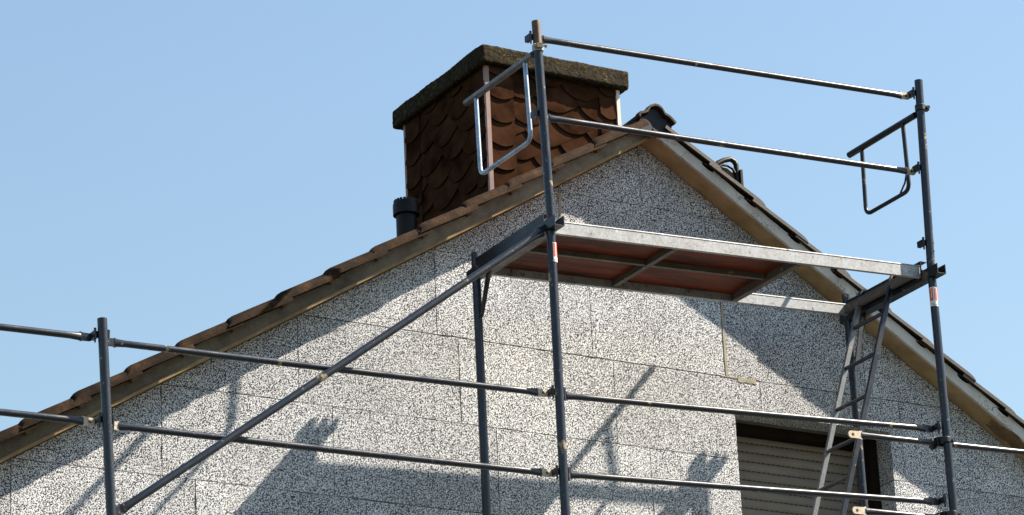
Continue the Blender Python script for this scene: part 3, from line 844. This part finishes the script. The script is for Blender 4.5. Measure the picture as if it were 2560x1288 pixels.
def bar(x0, y0_, x1, y1_, wdt, zt, zb, nm, m_='beam'):
    d = Vector((x1 - x0, y1_ - y0_, 0)).normalized(); s = Vector((-d.y, d.x, 0)) * wdt / 2
    b = MB(); q = [Vector((x0, y0_, 0)) + s, Vector((x0, y0_, 0)) - s, Vector((x1, y1_, 0)) - s, Vector((x1, y1_, 0)) + s]
    vs = [(p.x, p.y, zp(p.x) + zb) for p in q] + [(p.x, p.y, zp(p.x) + zt) for p in q]
    b.add(vs, [(0, 3, 2, 1), (4, 5, 6, 7), (0, 1, 5, 4), (1, 2, 6, 5), (2, 3, 7, 6), (3, 0, 4, 7)])
    return b.build(nm, M[m_], dk, smooth=0)
M['rib'] = mat('dull_aluminium_rib', b_metal((.085, .07, .055), (.2, .17, .14), .1, .55, False))
bar(XA + .02, .40, XH - .02, .40, .024, -.0145, -.045, 'long_rib', 'rib')
bar(.880, .070, .880, .748, .032, -.016, -.050, 'cross_rib', 'rib')
bar(XH - .012, .070, XH - .012, .748, .040, -.0025, -.060, 'cross_rib', 'rib')
bar(XA + .022, .070, XA + .022, .748, .040, -.016, -.060, 'cross_rib', 'rib')
bar(XB - .012, .070, XB - .012, .748, .030, -.0025, -.05, 'end_rib', 'rib')
def endbeam(x, z0_, z1_):
    b = MB(); b.prism([(x - .022, .045, z0_), (x + .022, .045, z0_), (x + .022, .045, z0_ + .004), (x - .018, .045, z0_ + .004), (x - .018, .045, z1_ - .004), (x + .022, .045, z1_ - .004), (x + .022, .045, z1_), (x - .022, .045, z1_)], (0, .735, 0))
    b.build('end_beam', M['tube_dark'], dk, smooth=0)
endbeam(.022, .0065, .060); endbeam(2.530, .1025, .158)

# ladder hooked over the right transom
ld = thing('ladder', 'steel ladder hooked under the right end of the platform, before the shutter', 'ladder', (2.2, .47, -1.8))
def lx(z): return 2.472 + (z - .05) * .333
for nm, y_ in (('stile', .622), ('stile', .314)):
    b = MB(); zs = [.10, -.4, -1.0, -2.05]; hw, hd = .0165, .010
    rg = [[(lx(z) + a_, y_ + c_, z) for a_, c_ in ((-hw, -hd), (hw, -hd), (hw, hd), (-hw, hd))] for z in zs]
    b.rings(rg); b.build('stile', M['worn'] if y_ > .5 else M['tube'], ld, smooth=0, bevel=.003)  # far stile: its sunlit look is put into a lighter steel colour
    b = MB(); pr = [(lx(.09), .09), (2.497, .150), (2.510, .172), (2.530, .178), (2.552, .170), (2.560, .140)]
    rg = []
    for i, (x, z) in enumerate(pr):
        a_ = Vector(pr[max(i-1, 0)]); c_ = Vector(pr[min(i+1, len(pr)-1)]); dd = (c_ - a_).normalized(); nn = Vector((-dd.y, dd.x)) * .006
        rg.append([(x + nn.x, y_ - .012, z + nn.y), (x - nn.x, y_ - .012, z - nn.y), (x - nn.x, y_ + .012, z - nn.y), (x + nn.x, y_ + .012, z + nn.y)])
    b.rings(rg); b.build('hook', M['tube'], ld, smooth=0)
for z in (-.073, -.332, -.594, -.852, -1.093, -1.35, -1.61, -1.87):
    b = MB(); b.tube([(lx(z), .322, z), (lx(z), .470, z - .001), (lx(z), .614, z)], .0115, 10); b.build('rung', M['tube'], ld)
b = MB(); b.prism([(2.520, .655, .05), (2.548, .655, .05), (2.462, .655, -.32), (2.436, .655, -.32)], (0, .008, 0))
b.build('stay', M['tube_dark'], ld, smooth=0)

# swing brackets with bent loops on the two upper guard posts
def bracket(label, x, zc, tip, loop, m_bar, m_loop, cz, bolt, group, extra=None):
    t = thing('side_bracket', label, 'scaffold bracket', (x, .03, zc), group)
    b = MB(); b.tube([(x, .030, zc - .012), (x, tip[0], tip[1])], .0195, 20, 0, .016); b.build('bar', [M[m_bar], M['slot']], t)
    # rounded loop
    pts = []; L = [Vector((x, a_, c_)) for a_, c_ in loop]
    for i, p in enumerate(L):
        if 0 < i < len(L) - 1:
            a_ = L[i-1]; c_ = L[i+1]; rr_ = .055
            da = (a_ - p).normalized() * min(rr_, (a_ - p).length / 2); dc = (c_ - p).normalized() * min(rr_, (c_ - p).length / 2)
            for j in range(9):
                s = j / 8; pts.append((p + da) * (1-s)**2 + p * 2*s*(1-s) + (p + dc) * s*s)
        else: pts.append(p)
    b = MB(); b.tube(pts, .0125, 16); b.build('loop', M[m_loop], t)
    ring_coupler(t, (cz[0], 0, cz[1]), .0285, .040, bolt[0], bolt_dir=bolt[1], m2=bolt[2])
    if extra:
        b = MB(); b.tube([Vector((x, a_, c_)) for a_, c_ in extra], .0055, 8); b.build('loop_stay', M[m_loop], t)
    return t
G = 'swing brackets with bent tube loops'
bracket('bracket with bright galvanised loop hanging in front of the chimney', -.020, .991, (.776, .984), [(.663, .975), (.650, .500), (.098, .500), (.122, .975)], 'worn', 'zinc', (-.007, 1.005), ('beam', (-.3, -1, 0), 'bolt'), G)
bracket('dark bracket with bent loop hanging against the open sky at the right post', 2.560, 1.078, (.694, 1.064), [(.566, 1.058), (.580, .640), (.150, .640), (.156, 1.062)], 'tube_dark', 'tube_dark', (2.576, 1.100), ('tube_dark', (1, -.2, 0), 'tube_dark'), G, [(.245, .645), (.185, .700), (.155, .770)])

for o in list(bpy.data.objects):
    if '_w' in o: del o['_w']
